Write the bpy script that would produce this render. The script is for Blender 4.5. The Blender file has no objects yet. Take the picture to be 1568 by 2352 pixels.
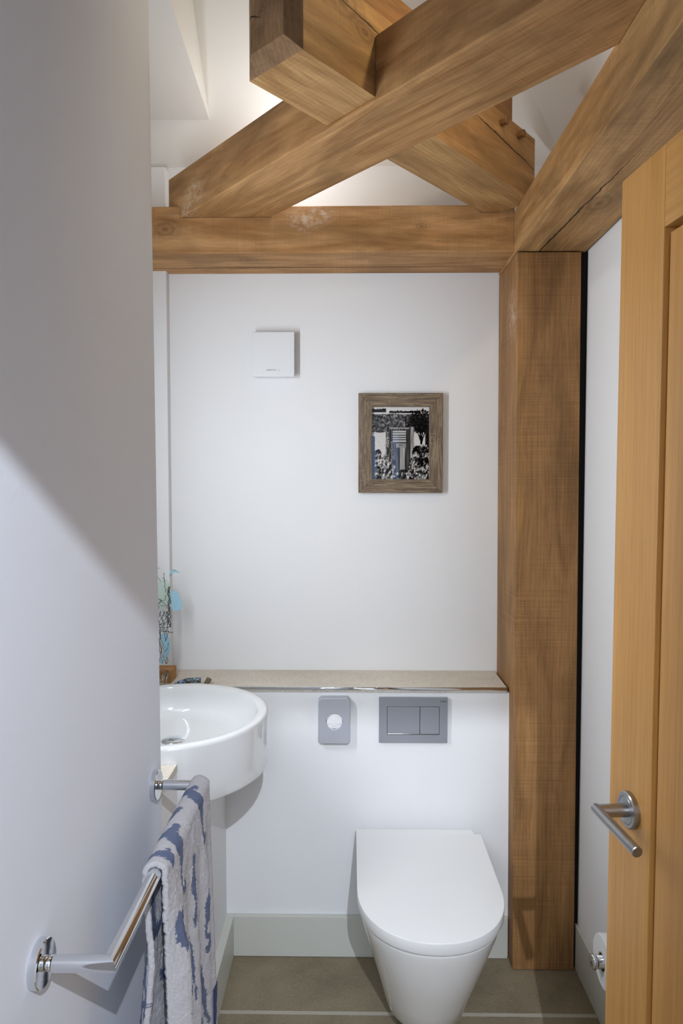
import bpy, bmesh, math, random
from mathutils import Vector, Matrix, noise
D=bpy.data; C=bpy.context.scene.collection
R=math.radians; PI=math.pi
random.seed(7)

# ------------------------------------------------------------------ helpers
def lin(c):
    return tuple((v/255/12.92 if v/255<=.04045 else ((v/255+.055)/1.055)**2.4) for v in c)
class NT:
    def __init__(s,name):
        s.m=D.materials.new(name); s.m.use_nodes=True; s.t=s.m.node_tree
        s.b=s.t.nodes['Principled BSDF']
    def n(s,ty,**k):
        o=s.t.nodes.new(ty)
        for a,v in k.items():
            if a in o.inputs.keys(): o.inputs[a].default_value=v
            else: setattr(o,a,v)
        return o
    def l(s,a,b): s.t.links.new(a,b)
    def math(s,op,a,b=None,clamp=False):
        o=s.t.nodes.new('ShaderNodeMath'); o.operation=op; o.use_clamp=clamp
        for i,v in enumerate((a,b)):
            if v is None: continue
            if isinstance(v,(int,float)): o.inputs[i].default_value=v
            else: s.l(v,o.inputs[i])
        return o.outputs[0]
    def mix(s,f,a,b,mode='MIX'):
        o=s.t.nodes.new('ShaderNodeMix'); o.data_type='RGBA'; o.blend_type=mode
        for i,v in ((0,f),(6,a),(7,b)):
            if isinstance(v,(int,float)): o.inputs[i].default_value=v
            elif isinstance(v,tuple): o.inputs[i].default_value=(*v[:3],1)
            else: s.l(v,o.inputs[i])
        return o.outputs[2]
    def ramp(s,f,st):
        o=s.t.nodes.new('ShaderNodeValToRGB'); e=o.color_ramp.elements
        while len(e)<len(st): e.new(.5)
        for i,(p,c) in enumerate(st):
            e[i].position=p; e[i].color=(*c[:3],1) if isinstance(c,tuple) else (c,c,c,1)
        s.l(f,o.inputs[0]); return o.outputs[0]
    def noise(s,vec,scale,det=4,rough=.55,dist=0):
        o=s.n('ShaderNodeTexNoise'); o.inputs['Scale'].default_value=scale
        o.inputs['Detail'].default_value=det; o.inputs['Roughness'].default_value=rough
        o.inputs['Distortion'].default_value=dist
        s.l(vec,o.inputs['Vector']); return o.outputs[0]
    def map(s,vec,sc=(1,1,1),loc=(0,0,0),rot=(0,0,0)):
        o=s.n('ShaderNodeMapping'); o.inputs['Scale'].default_value=sc
        o.inputs['Location'].default_value=loc; o.inputs['Rotation'].default_value=rot
        s.l(vec,o.inputs['Vector']); return o.outputs[0]
    def bump(s,h,st,dist=.001):
        o=s.n('ShaderNodeBump'); o.inputs['Strength'].default_value=st; o.inputs['Distance'].default_value=dist
        s.l(h,o.inputs['Height']); s.l(o.outputs[0],s.b.inputs['Normal'])

def plain(name,col,rough=.5,metal=0,bump=0,bscale=200,coat=0,spec=.5,var=0,trans=0,ior=1.45,alpha=1):
    k=NT(name); b=k.b
    b.inputs['Base Color'].default_value=(*lin(col),1); b.inputs['Roughness'].default_value=rough
    b.inputs['Metallic'].default_value=metal; b.inputs['Coat Weight'].default_value=coat
    b.inputs['Specular IOR Level'].default_value=spec
    b.inputs['Transmission Weight'].default_value=trans; b.inputs['IOR'].default_value=ior
    b.inputs['Alpha'].default_value=alpha
    tc=k.n('ShaderNodeTexCoord').outputs['Object']
    if var:
        f=k.noise(tc,3,3); dk=tuple(v*(1-var) for v in lin(col))
        k.l(k.mix(f,dk,tuple(lin(col))),b.inputs['Base Color'])
    if bump: k.bump(k.noise(tc,bscale,3),bump)
    return k.m

def oak(name,c_light,c_dark,seed=0,stain=.5,cracks=(),knots=(),saw=.5,rough=.62,green=True,white=()):
    """grain runs along local X"""
    k=NT(name); b=k.b
    tc=k.n('ShaderNodeTexCoord').outputs['Object']
    v=k.map(tc,loc=(seed*3.1,seed*1.7,seed*2.3))
    L=lin(c_light); Dk=lin(c_dark)
    broad=k.noise(k.map(v,(1.4,11,11)),1.6,5,.6,1.2)
    base=k.mix(k.ramp(broad,[(.3,0.),(.7,1.)]),Dk,L)
    # growth-ring figure
    w=k.n('ShaderNodeTexWave'); w.bands_direction='Y'; w.inputs['Scale'].default_value=9
    w.inputs['Distortion'].default_value=9; w.inputs['Detail'].default_value=3; w.inputs['Detail Scale'].default_value=.8
    k.l(k.map(v,(.5,3,3)),w.inputs['Vector'])
    base=k.mix(.16,base,k.ramp(w.outputs[1],[(.2,.35),(.6,1.)]),'MULTIPLY')
    fib=k.noise(k.map(v,(11,210,210)),1.6,4,.75)
    base=k.mix(.42,base,k.ramp(fib,[(.28,.50),(.52,1.)]),'MULTIPLY')
    swn=k.noise(k.map(v,(330,2,2),rot=(0,0,.05)),1.0,3,.7)
    swm=k.noise(k.map(v,(2,5,5)),2.0,2)
    sf=k.math('MULTIPLY',k.ramp(swm,[(.35,0.),(.65,1.)]),saw)
    base=k.mix(sf,base,k.ramp(swn,[(.36,.66),(.58,1.06)]),'MULTIPLY')
    if stain:
        st=k.noise(k.map(v,(1.6,5.5,5.5)),1.7,4,.55,.6)
        scol=tuple(a*bb for a,bb in zip(Dk,(.52,.58,.60) if green else (.6,.55,.5)))
        base=k.mix(k.math('MULTIPLY',k.ramp(st,[(.48,0.),(.68,1.)]),stain),base,scol)
    sep=k.n('ShaderNodeSeparateXYZ'); k.l(tc,sep.inputs[0]); ax=dict(x=sep.outputs[0],y=sep.outputs[1],z=sep.outputs[2])
    wob=k.noise(k.map(tc,(9,9,9),loc=(seed,0,0)),1.5,5,.7)
    H=None
    for (u,u0,u1,vv,v0,slope,wd) in cracks:     # long drying splits: v = v0+slope*(u-u0)
        line=k.math('ADD',v0-slope*u0,k.math('MULTIPLY',ax[u],slope))
        line=k.math('ADD',line,k.math('MULTIPLY',k.math('SUBTRACT',wob,.5),.018))
        d=k.math('ABSOLUTE',k.math('SUBTRACT',ax[vv],line))
        mid=(u0+u1)/2; half=(u1-u0)/2
        env=k.math('SUBTRACT',1.0,k.math('POWER',k.math('ABSOLUTE',k.math('DIVIDE',k.math('SUBTRACT',ax[u],mid),half)),2.0),True)
        m=k.math('LESS_THAN',d,k.math('MULTIPLY',env,wd))
        base=k.mix(k.math('MULTIPLY',m,.9),base,(.012,.008,.005))
        H=m if H is None else k.math('MAXIMUM',H,m)
    for (p,r) in knots:
        vm=k.n('ShaderNodeVectorMath'); vm.operation='SUBTRACT'; k.l(tc,vm.inputs[0]); vm.inputs[1].default_value=p
        vs=k.n('ShaderNodeVectorMath'); vs.operation='MULTIPLY'; k.l(vm.outputs[0],vs.inputs[0]); vs.inputs[1].default_value=(.65,1,1)
        ln=k.n('ShaderNodeVectorMath'); ln.operation='LENGTH'; k.l(vs.outputs[0],ln.inputs[0])
        dd=k.math('ADD',ln.outputs['Value'],k.math('MULTIPLY',k.math('SUBTRACT',wob,.5),r*1.1))
        ring=k.math('ADD',k.math('MULTIPLY',k.math('SINE',k.math('MULTIPLY',dd,9/r)),.5),.5)
        fall=k.ramp(k.math('DIVIDE',dd,r*2),[(.15,1.),(.5,.6),(1.,0.)])
        base=k.mix(k.math('MULTIPLY',fall,k.math('ADD',k.math('MULTIPLY',ring,.35),.25)),base,tuple(x*.30 for x in Dk))
    for (p,r) in white:                          # smears of plaster left on the wood
        vm=k.n('ShaderNodeVectorMath'); vm.operation='SUBTRACT'; k.l(tc,vm.inputs[0]); vm.inputs[1].default_value=p
        vs=k.n('ShaderNodeVectorMath'); vs.operation='MULTIPLY'; k.l(vm.outputs[0],vs.inputs[0]); vs.inputs[1].default_value=(.7,1,1)
        ln=k.n('ShaderNodeVectorMath'); ln.operation='LENGTH'; k.l(vs.outputs[0],ln.inputs[0])
        f=k.ramp(k.math('DIVIDE',ln.outputs['Value'],r),[(0.,1.),(1.,0.)])
        f=k.math('MULTIPLY',f,k.ramp(k.noise(k.map(tc,(30,45,45)),1.2,5,.75),[(.46,0.),(.60,1.)]))
        base=k.mix(k.math('MULTIPLY',f,.6),base,lin((215,205,190)))
    k.l(base,b.inputs['Base Color'])
    b.inputs['Roughness'].default_value=rough; b.inputs['Specular IOR Level'].default_value=.25
    hh=k.math('ADD',k.math('MULTIPLY',fib,.5),k.math('MULTIPLY',swn,.5*saw))
    if H is not None: hh=k.math('SUBTRACT',hh,k.math('MULTIPLY',H,4.0))
    k.bump(hh,.45,.0012)
    return k.m

def tag(o,label=None,cat=None,group=None,kind=None):
    if label: o['label']=label
    if cat: o['category']=cat
    if group: o['group']=group
    if kind: o['kind']=kind
    return o
def link(name,bm,mat,parent=None,smooth=False,bev=0,seg=2):
    me=D.meshes.new(name); bmesh.ops.recalc_face_normals(bm,faces=bm.faces); bm.to_mesh(me); bm.free()
    if smooth:
        for p in me.polygons: p.use_smooth=True
    if mat: me.materials.append(mat)
    o=D.objects.new(name,me); C.objects.link(o)
    if parent: o.parent=parent
    if bev:
        m=o.modifiers.new('Bevel','BEVEL'); m.width=bev; m.segments=seg; m.limit_method='ANGLE'; m.angle_limit=R(40)
        m.harden_normals=False
    return o
def empty(name,loc=(0,0,0),rz=0):
    o=D.objects.new(name,None); o.location=loc; o.rotation_euler=(0,0,rz); o.empty_display_size=.05; C.objects.link(o); return o
def box(bm,x0,x1,y0,y1,z0,z1):
    v=[bm.verts.new(p) for p in ((x0,y0,z0),(x1,y0,z0),(x1,y1,z0),(x0,y1,z0),(x0,y0,z1),(x1,y0,z1),(x1,y1,z1),(x0,y1,z1))]
    for f in ((3,2,1,0),(4,5,6,7),(0,1,5,4),(1,2,6,5),(2,3,7,6),(3,0,4,7)): bm.faces.new([v[i] for i in f])
    return v
def boxobj(name,d,mat,parent=None,bev=0,seg=2,smooth=False):
    bm=bmesh.new(); box(bm,*d); return link(name,bm,mat,parent,bev=bev,seg=seg,smooth=smooth)
def prism(bm,pts,a0,a1,axis='z'):
    """polygon pts extruded between a0 and a1 along axis"""
    def mk(p,a): return {'z':(p[0],p[1],a),'y':(p[0],a,p[1]),'x':(a,p[0],p[1])}[axis]
    lo=[bm.verts.new(mk(p,a0)) for p in pts]; hi=[bm.verts.new(mk(p,a1)) for p in pts]
    bm.faces.new(lo); bm.faces.new(hi[::-1]); n=len(pts)
    for i in range(n): bm.faces.new((lo[i],lo[(i+1)%n],hi[(i+1)%n],hi[i]))
def loft(bm,rings,cap0=True,cap1=True):
    vs=[[bm.verts.new(p) for p in r] for r in rings]; n=len(vs[0])
    for a,b in zip(vs,vs[1:]):
        for i in range(n): bm.faces.new((a[i],a[(i+1)%n],b[(i+1)%n],b[i]))
    if cap0: bm.faces.new(vs[0][::-1])
    if cap1: bm.faces.new(vs[-1])
    return vs
def lathe(bm,prof,c=(0,0,0),axis=(0,0,1),n=48,cap0=True,cap1=True):
    """prof list of (r,h) around axis through c"""
    q=Vector((0,0,1)).rotation_difference(Vector(axis).normalized()); c=Vector(c)
    rings=[[c+q@Vector((r*math.cos(2*PI*i/n),r*math.sin(2*PI*i/n),h)) for i in range(n)] for r,h in prof]
    return loft(bm,rings,cap0,cap1)
def tube(bm,pts,r,n=10):
    pts=[Vector(p) for p in pts]; rings=[]
    up=Vector((0,0,1)); prev=None
    for i,p in enumerate(pts):
        t=(pts[min(i+1,len(pts)-1)]-pts[max(i-1,0)]).normalized()
        if prev is None:
            a=t.cross(up if abs(t.z)<.9 else Vector((1,0,0))).normalized()
        else: a=(prev-t*prev.dot(t)).normalized()
        prev=a; b=t.cross(a); rr=r[i] if isinstance(r,(list,tuple)) else r
        rings.append([p+a*math.cos(2*PI*j/n)*rr+b*math.sin(2*PI*j/n)*rr for j in range(n)])
    loft(bm,rings)
def text(name,s,size,loc,mat,parent,ext=.0003,align='CENTER'):
    cu=D.curves.new(name,'FONT'); cu.body=s; cu.size=size; cu.extrude=ext; cu.align_x=align; cu.offset=size*.02
    t=D.objects.new(name+'_c',cu); C.objects.link(t)
    dg=bpy.context.evaluated_depsgraph_get(); me=D.meshes.new_from_object(t.evaluated_get(dg))
    D.objects.remove(t); me.name=name; me.materials.clear(); me.materials.append(mat)
    o=D.objects.new(name,me); C.objects.link(o); o.location=loc; o.rotation_euler=(PI/2,0,0); o.parent=parent
    return o
def cut(o,others,grow=.0):
    """cut real joints into a beam: apply boolean differences"""
    for c in others:
        m=o.modifiers.new('j','BOOLEAN'); m.operation='DIFFERENCE'; m.object=c; m.solver='EXACT'
        dg=bpy.context.evaluated_depsgraph_get(); dg.update()
        me=D.meshes.new_from_object(o.evaluated_get(dg)); o.modifiers.clear(); o.data=me

# ------------------------------------------------------------------ materials
M={}
def plaster(name,col,var=.03):
    k=NT(name); tc=k.n('ShaderNodeTexCoord').outputs['Object']
    f=k.noise(tc,1.6,4); c=lin(col)
    k.l(k.mix(f,tuple(v*(1-var) for v in c),tuple(c)),k.b.inputs['Base Color'])
    k.b.inputs['Roughness'].default_value=.75; k.b.inputs['Specular IOR Level'].default_value=.2
    h=k.math('ADD',k.noise(tc,6,4,.6),k.math('MULTIPLY',k.noise(tc,120,3,.6),.25))
    k.bump(h,.25,.004); return k.m
M['wall']=plaster('white_plaster',(232,232,232))
M['partition']=plaster('pale_partition_paint',(219,223,231))
M['slope']=plaster('white_slope_plaster',(232,231,226))
M['skirting']=plain('skirting_paint',(205,206,196),.4,var=.08,bump=.08,bscale=60)
M['oakA']=oak('oak_tie',(210,164,112),(160,114,68),1,.6,cracks=[('x',-.05,1.30,'y',.150,-.01,.0030)],knots=[((.20,.0,.07),.020),((.44,.07,.0),.020),((.97,.0,.075),.010)],saw=.45,white=[((.62,.0,.10),.05),((.67,.0,.115),.04)])
M['oakB']=oak('oak_angle',(198,154,104),(146,104,62),2,.6,saw=.42,cracks=[],white=[((.155,.0,.045),.05),((.11,.0,.01),.035)])
M['oakC']=oak('oak_dragon',(200,160,108),(148,108,64),3,.55,saw=.35,cracks=[('x',.02,.56,'z',.155,-.10,.0022),('x',.60,.98,'z',.125,-.10,.0022)],knots=[((.13,.15-.152,.145),.030),((.20,.0,.115),.018),((.0,.09,.14),.05)])
M['oakD']=oak('oak_plate',(202,160,108),(146,106,64),4,.7,saw=.45,cracks=[('x',1.0,1.9,'y',.10,.06,.0028)],knots=[((1.3,.09,0),.03)])
M['oakE']=oak('oak_post',(172,128,80),(134,96,58),5,.45,saw=.8,rough=.6,white=[((2.0,.0,.06),.07)])
M['oakF']=oak('oak_hip',(166,124,80),(126,92,58),6,.3,saw=.3)
def door_oak(name,c0,c1,seed):
    k=NT(name); tc=k.n('ShaderNodeTexCoord').outputs['Object']; v=k.map(tc,loc=(seed,seed*2,seed))
    f=k.noise(k.map(v,(60,60,1.1)),1.6,5,.65,.3); g=k.noise(k.map(v,(300,300,7)),1.5,3,.6)
    base=k.mix(k.ramp(f,[(.3,0.),(.7,1.)]),lin(c0),lin(c1))
    base=k.mix(.22,base,k.ramp(g,[(.35,.5),(.55,1.)]),'MULTIPLY')
    k.l(base,k.b.inputs['Base Color']); k.b.inputs['Roughness'].default_value=.42; k.b.inputs['Specular IOR Level'].default_value=.35
    k.bump(g,.15,.0006); return k.m
M['door']=door_oak('door_oak_stile',(182,130,66),(200,150,84),0)
M['door_rail']=M['door']
M['panel']=door_oak('door_oak_panel',(180,128,66),(196,146,82),5)
M['ceramic']=plain('white_ceramic',(232,232,230),.08,coat=.6,spec=.5)
M['basin']=plain('basin_ceramic',(214,215,214),.08,coat=.6,spec=.5)
M['lid']=plain('toilet_plastic',(226,226,224),.28,spec=.5)
M['white_plastic']=plain('white_plastic',(222,223,224),.35)
M['chrome']=plain('chrome',(225,228,232),.06,metal=1)
M['steel']=plain('satin_steel',(168,168,168),.30,metal=1)
M['satin']=plain('grey_satin_metal',(186,190,198),.42,metal=.4,var=.05)
M['plate']=plain('flush_satin',(164,168,176),.38,metal=.45,var=.22)
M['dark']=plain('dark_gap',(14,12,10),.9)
M['glass']=plain('clear_glass',(255,255,255),.02,trans=1,ior=1.45)
M['tissue']=plain('tissue',(232,232,232),.9,bump=.4,bscale=300)
M['ink']=plain('grey_ink',(150,152,155),.5)
M['ink2']=plain('dark_ink',(85,92,105),.5)
def stone(name,c0,c1,groutx=(),grouty=(),gcol=(150,145,132),gw=.005):
    k=NT(name); tc=k.n('ShaderNodeTexCoord').outputs['Object']
    f=k.noise(tc,5,6,.65,.4); g=k.noise(tc,160,4,.7)
    base=k.mix(k.ramp(f,[(.3,0.),(.72,1.)]),lin(c0),lin(c1))
    base=k.mix(.5,base,k.ramp(g,[(.33,.62),(.6,1.1)]),'MULTIPLY')
    vo=k.n('ShaderNodeTexVoronoi'); vo.inputs['Scale'].default_value=42; k.l(tc,vo.inputs['Vector'])
    base=k.mix(k.math('MULTIPLY',k.math('LESS_THAN',vo.outputs['Distance'],.09),.45),base,lin((176,168,150)))
    sep=k.n('ShaderNodeSeparateXYZ'); k.l(tc,sep.inputs[0]); wob=k.math('MULTIPLY',k.math('SUBTRACT',k.noise(tc,30,3),.5),.003)
    mm=None
    for ax,vals in ((0,groutx),(1,grouty)):
        for (c,lo,hi) in vals:
            d=k.math('ABSOLUTE',k.math('SUBTRACT',k.math('ADD',sep.outputs[ax],wob),c))
            m=k.math('LESS_THAN',d,gw); o=sep.outputs[1-ax]
            m=k.math('MULTIPLY',m,k.math('MULTIPLY',k.math('GREATER_THAN',o,lo),k.math('LESS_THAN',o,hi)))
            mm=m if mm is None else k.math('MAXIMUM',mm,m)
    h=k.math('MULTIPLY',g,.5)
    if mm is not None:
        base=k.mix(mm,base,lin(gcol)); h=k.math('SUBTRACT',h,k.math('MULTIPLY',mm,1.5))
    k.l(base,k.b.inputs['Base Color']); k.b.inputs['Roughness'].default_value=.6; k.b.inputs['Specular IOR Level'].default_value=.3
    k.bump(h,.5,.0012); return k.m
M['floor']=stone('floor_stone',(122,111,90),(150,138,114),
    groutx=[(.10,.0,.66)],grouty=[(1.863,-3,3),(1.26,-3,3),(.66,-3,3),(.06,-3,3),(-.54,-3,3)],gcol=(176,170,156),gw=.0065)
M['ledge']=stone('ledge_stone',(204,194,178),(222,214,200),groutx=[(-.399,2.0,3.)],grouty=[(1.72,-3,-.385)],gcol=(205,200,190),gw=.003)

# ------------------------------------------------------------------ room shell
def S(o): o['kind']='structure'; return o
YW=2.2914; YB=2.105; XL=-.394; XR=.698; ZL=.861; XA=-.604
def quad(bm,*p): bm.faces.new([bm.verts.new(q) for q in p])
S(boxobj('floor',(-1.8,1.8,-2.6,2.6,-.1,0),M['floor']))
S(boxobj('wall_back',(-.9,1.1,YW,YW+.15,0,2.5346),M['wall']))
S(boxobj('wall_right',(XR,XR+.15,.38,2.5,0,2.535),M['wall']))
# left wall: full-height partition near, low boxing beyond, alcove above the ledge
bm=bmesh.new()
v=box(bm,-.60,-.38,.38,1.334,0,3.35)
for q in v:
    if q.co.y>1: q.co.y=1.3505-.0149*q.co.z
S(link('wall_left',bm,M['partition']))
S(boxobj('wall_left_low',(-.80,XL,1.352,YB+.02,0,ZL-.018),M['wall']))
S(boxobj('wall_left_alcove',(-.90,-.76,1.30,YW+.05,ZL-.3,2.30),M['wall']))
S(boxobj('wall_left_chase',(-.78,XA,2.255,YW+.01,ZL,2.52),M['wall'],bev=.002))
S(boxobj('wall_left_upper',(-.90,-.76,1.30,YW+.2,2.3002,3.35),M['wall']))
S(boxobj('wall_back_low',(XL-.02,.497,YB,YW+.02,0,ZL-.018),M['wall']))
# access panel in the boxing
k=boxobj('access_panel',(XL-.004,XL+.0012,1.50,1.853,.14,.60),M['white_plastic'],bev=.0006)
tag(k,'flat white access panel in the low boxing under the basin','panel')
# sloping ceilings (hipped roof)
bm=bmesh.new()
prism(bm,[(YW,2.5346),(YW+.16,2.5346),(1.60,3.50),(1.476,3.35)],-.9,.95,'x'); S(link('ceiling_back',bm,M['slope']))
bm=bmesh.new()
prism(bm,[(XR,2.535),(XR+.16,2.535),(-.02,3.45),(-.11,3.35)],.2,2.6,'y'); S(link('ceiling_right',bm,M['slope']))
S(boxobj('ceiling',(-1.0,1.1,.2,2.5,3.30,3.4),M['slope']))
bm=bmesh.new()
prism(bm,[(2.1906,2.6354),(2.1906+.0,2.66),(1.45,3.36),(1.0,3.36),(.38,3.36),(.38,2.822)],-.90,-.4455,'x'); S(link('ceiling_soffit',bm,M['slope']))
# doorway wall (behind the camera) with jambs and lintel, and the hall beyond
S(boxobj('wall_front_left',(-1.8,-.27,-.15,.38,0,3.35),M['wall']))
S(boxobj('wall_front_right',(.335,1.8,-.15,.38,0,3.35),M['wall']))  # unseen right jamb, brought in to keep the hall light off the door
S(boxobj('wall_front_lintel',(-.27,.62,-.15,.38,2.036,3.35),M['wall']))
S(boxobj('wall_hall_left',(-1.9,-1.75,-2.6,-.15,0,2.6),M['wall']))
S(boxobj('wall_hall_right',(1.75,1.9,-2.6,-.15,0,2.6),M['wall']))
S(boxobj('ceiling_hall',(-1.9,1.9,-2.6,-.15,2.6,2.7),M['wall']))
wz0,wz1=.15,2.0; bm=bmesh.new()
for a in ((-1.9,.205,0,2.6),(.262,.43,0,2.6),(.492,1.9,0,2.6),(.205,.262,0,wz0),(.205,.262,wz1,2.6),(.43,.492,0,wz0),(.43,.492,wz1,2.6)): box(bm,a[0],a[1],-2.6,-2.50,a[2],a[3])
S(link('wall_hall_end',bm,M['wall']))
# skirtings
S(boxobj('baseboard_back',(-.370,.492,YB-.0155,YB,.001,.131),M['skirting'],bev=.0015))
S(boxobj('baseboard_left',(XL,-.3695,.45,YB,.001,.131),M['skirting'],bev=.0015))
bm=bmesh.new(); prism(bm,[(2.052,.001),(2.052,.098),(2.058,.139),(.46,.143),(.46,.001)],.690,XR,'x')
S(link('baseboard_right',bm,M['skirting'],bev=.0015))

# ledge with chrome edge trim
bm=bmesh.new()
prism(bm,[(-.759,1.352),(XL+.001,1.352),(XL+.001,YB-.003),(.4845,YB-.003),(.4845,YW-.001),(-.759,YW-.001)],ZL-.017,ZL,'z')
lg=link('stone_ledge',bm,M['ledge'],bev=.001)
tag(lg,'beige stone tiled ledge along the top of the low boxing behind basin and toilet','ledge')
bm=bmesh.new(); tube(bm,[(XL+.005,YB-.003,ZL-.0055),(.4845,YB-.003,ZL-.0055)],.0055,12); link('edge_trim',bm,M['chrome'],lg,True)['label']='chrome quadrant edge trim'

# ------------------------------------------------------------------ oak frame
def beam(name,L,wd,h,mat,loc,rz,label,bev=.004,end=None):
    """local X along the grain from 0..L, Y 0..wd, Z 0..h"""
    bm=bmesh.new()
    if end:   # chamfered near end
        e=end
        rings=[[(0,e,e),(0,wd-e,e),(0,wd-e,h-e),(0,e,h-e)],[(e*.75,0,0),(e*.75,wd,0),(e*.75,wd,h),(e*.75,0,h)],[(L,0,0),(L,wd,0),(L,wd,h),(L,0,h)]]
        loft(bm,rings)
    else: box(bm,0,L,0,wd,0,h)
    o=link(name,bm,mat); o.location=loc; o.rotation_euler=(0,0,rz)
    tag(o,label,'beam'); return o
# tie beam along the back wall
tie=beam('wall_beam',1.2465,.2105,.1373,M['oakA'],(-.7595,2.0795,2.1872),0,'horizontal oak beam lying along the back wall above the picture and fan')
# plate on the right wall, running toward the camera
pl=beam('wall_beam',1.89,.205,.128,M['oakD'],(.4858,.40,2.176),PI/2,'long oak beam running toward the camera above the right wall and oak post')
pl.location=(.4858+.205,.40,2.176)
# angle tie across the corner
ang=math.atan2(-.739,.6735); dx,dy=math.cos(ang),math.sin(ang)
# left face line passes n.x = 1.022 (n=(.739,.6735)); other side 1.224
s0=-1.955; nx,ny=-dy,dx
org=Vector((nx*1.022+dx*s0,ny*1.022+dy*s0,2.2926))
atie=beam('diagonal_beam',1.62,.202,.134,M['oakB'],org,ang,'thick oak beam crossing the ceiling diagonally in front of the stubby chamfered beam')
# dragon beam
ang2=math.atan2(.752,.659); ex,ey=math.cos(ang2),math.sin(ang2)
px_,py_=-ey,ex          # local +Y
o2=-(-.927)             # distance along local Y of the right face: dot((-.752,.659),p)=.927
org2=Vector((px_*.927+ex*.90,py_*.927+ey*.90,2.3026))
drag=beam('corner_beam',.955,.153,.176,M['oakC'],org2,ang2,'short oak beam with chamfered end pointing to the camera, running back to the corner post',end=.03)
# hip rafter on top of the dragon beam
org3=Vector((px_*.945+ex*.955,py_*.945+ey*.955,2.4796))
hip=beam('roof_rafter',.80,.10,.085,M['oakF'],org3,ang2,'orange brown oak rafter lying on top of the chamfered corner beam')
# corner post
bm=bmesh.new(); box(bm,0,2.171,0,.188,0,.247)
post=link('corner_post',bm,M['oakE'])
post.rotation_euler=(0,-PI/2,-PI/2+PI); post.location=(0,0,0)
# local X->up. build directly instead: rotate so local X = world Z, local Y = world X, local Z = world Y
post.matrix_world=Matrix(((0,1,0,.4862),(0,0,1,2.040),(1,0,0,.0015),(0,0,0,1)))
for q in post.data.vertices:
    q.co.y+=(1-q.co.x/2.171)*.010
tag(post,'tall square oak post standing in the corner right of the toilet','post')
eg=oak('oak_endgrain_shaded',(166,132,98),(124,96,68),8,.4,saw=.0,knots=[((0,.085,.105),.012)],cracks=[('y',.09,.152,'z',.085,.45,.0016)])  # end grain, toned darker to stand in for shade on the beam end
drag.data.materials.append(eg)
for f_ in drag.data.polygons:
    if f_.center.x<.02: f_.material_index=1
for a,b in ((tie,[atie,drag]),(atie,[drag,pl]),(drag,[pl]),(hip,[atie])):
    cut(a,b)
for o in (tie,pl,atie,drag,hip,post):
    m=o.modifiers.new('Bevel','BEVEL'); m.width=.0028; m.segments=2; m.limit_method='ANGLE'; m.angle_limit=R(35)
# pegs in the corner beam's right face
def on_dragon(s,h,out=0): return Vector((px_*(.927-out)+ex*s,py_*(.927-out)+ey*s,h))
for s,h in ((1.66,2.451),(1.755,2.453)):
    bm=bmesh.new(); lathe(bm,[(.011,0),(.0105,.018),(.008,.021)],n=8)
    p=link('peg',bm,M['oakF']); p.parent=drag
    q=Vector((0,0,1)).rotation_difference(Vector((-px_,-py_,0)))
    wm=Matrix.Translation(on_dragon(s,h,-.001))@q.to_matrix().to_4x4()
    p.matrix_parent_inverse=(Matrix.Translation(org2)@Matrix.Rotation(ang2,4,'Z')).inverted(); p.matrix_basis=wm
    p['label']='round wooden peg'

S(boxobj('gap_shade_1',(.6735,XR,2.056,2.12,.001,2.176),M['dark']))  # near-black strip standing in for the shade between post and wall
# ------------------------------------------------------------------ oak door (open, right)
da=R(5.5); dd=Vector((math.sin(da),-math.cos(da),0)); dn=Vector((-dd.y*-1,0,0))
door=empty('door_1',(.4372,1.142,0),0); S(door)
door['label']='open oak panel door with steel lever handle on the right'
# local frame: u along leaf toward hinge, w out of the visible face
DM=Matrix(((dd.x,-math.cos(da),0,.4372),(dd.y,-math.sin(da),0,1.1454),(0,0,1,.008),(0,0,0,1)))
door.matrix_world=DM@Matrix.Rotation(R(.35),4,'Y')
def dbox(name,u0,u1,w0,w1,z0,z1,mat,parent=None,bev=.0012):
    return boxobj(name,(u0,u1,w0,w1,z0,z1),mat,parent or door,bev=bev)
DH=1.977; DW=.75; ST=.128
dbox('stile',0,ST,-.04,0,0,DH,M['door']); dbox('stile',DW-ST,DW,-.04,0,0,DH,M['door'])
def rail_mat():
    return door_oak
k=NT('door_oak_rail')
tc=k.n('ShaderNodeTexCoord').outputs['Object']
f=k.noise(k.map(tc,(1.1,60,60)),1.6,5,.65,.3); g=k.noise(k.map(tc,(7,300,300)),1.5,3,.6)
base=k.mix(k.ramp(f,[(.3,0.),(.7,1.)]),lin((182,130,66)),lin((200,150,84))); base=k.mix(.22,base,k.ramp(g,[(.35,.5),(.55,1.)]),'MULTIPLY')
k.l(base,k.b.inputs['Base Color']); k.b.inputs['Roughness'].default_value=.42
dbox('rail',ST,DW-ST,-.04,0,DH-.118,DH,k.m); dbox('rail',ST,DW-ST,-.04,0,0,.22,k.m)
dbox('panel',ST-.0,DW-ST,-.034,-.022,.215,DH-.113,M['panel'],bev=0)
# groove board between frame and panel
bm=bmesh.new(); box(bm,ST+.011,DW-ST-.011,-.0225,-.0035,.231,DH-.129); link('raised_panel',bm,M['panel'],door,bev=.001)
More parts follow.
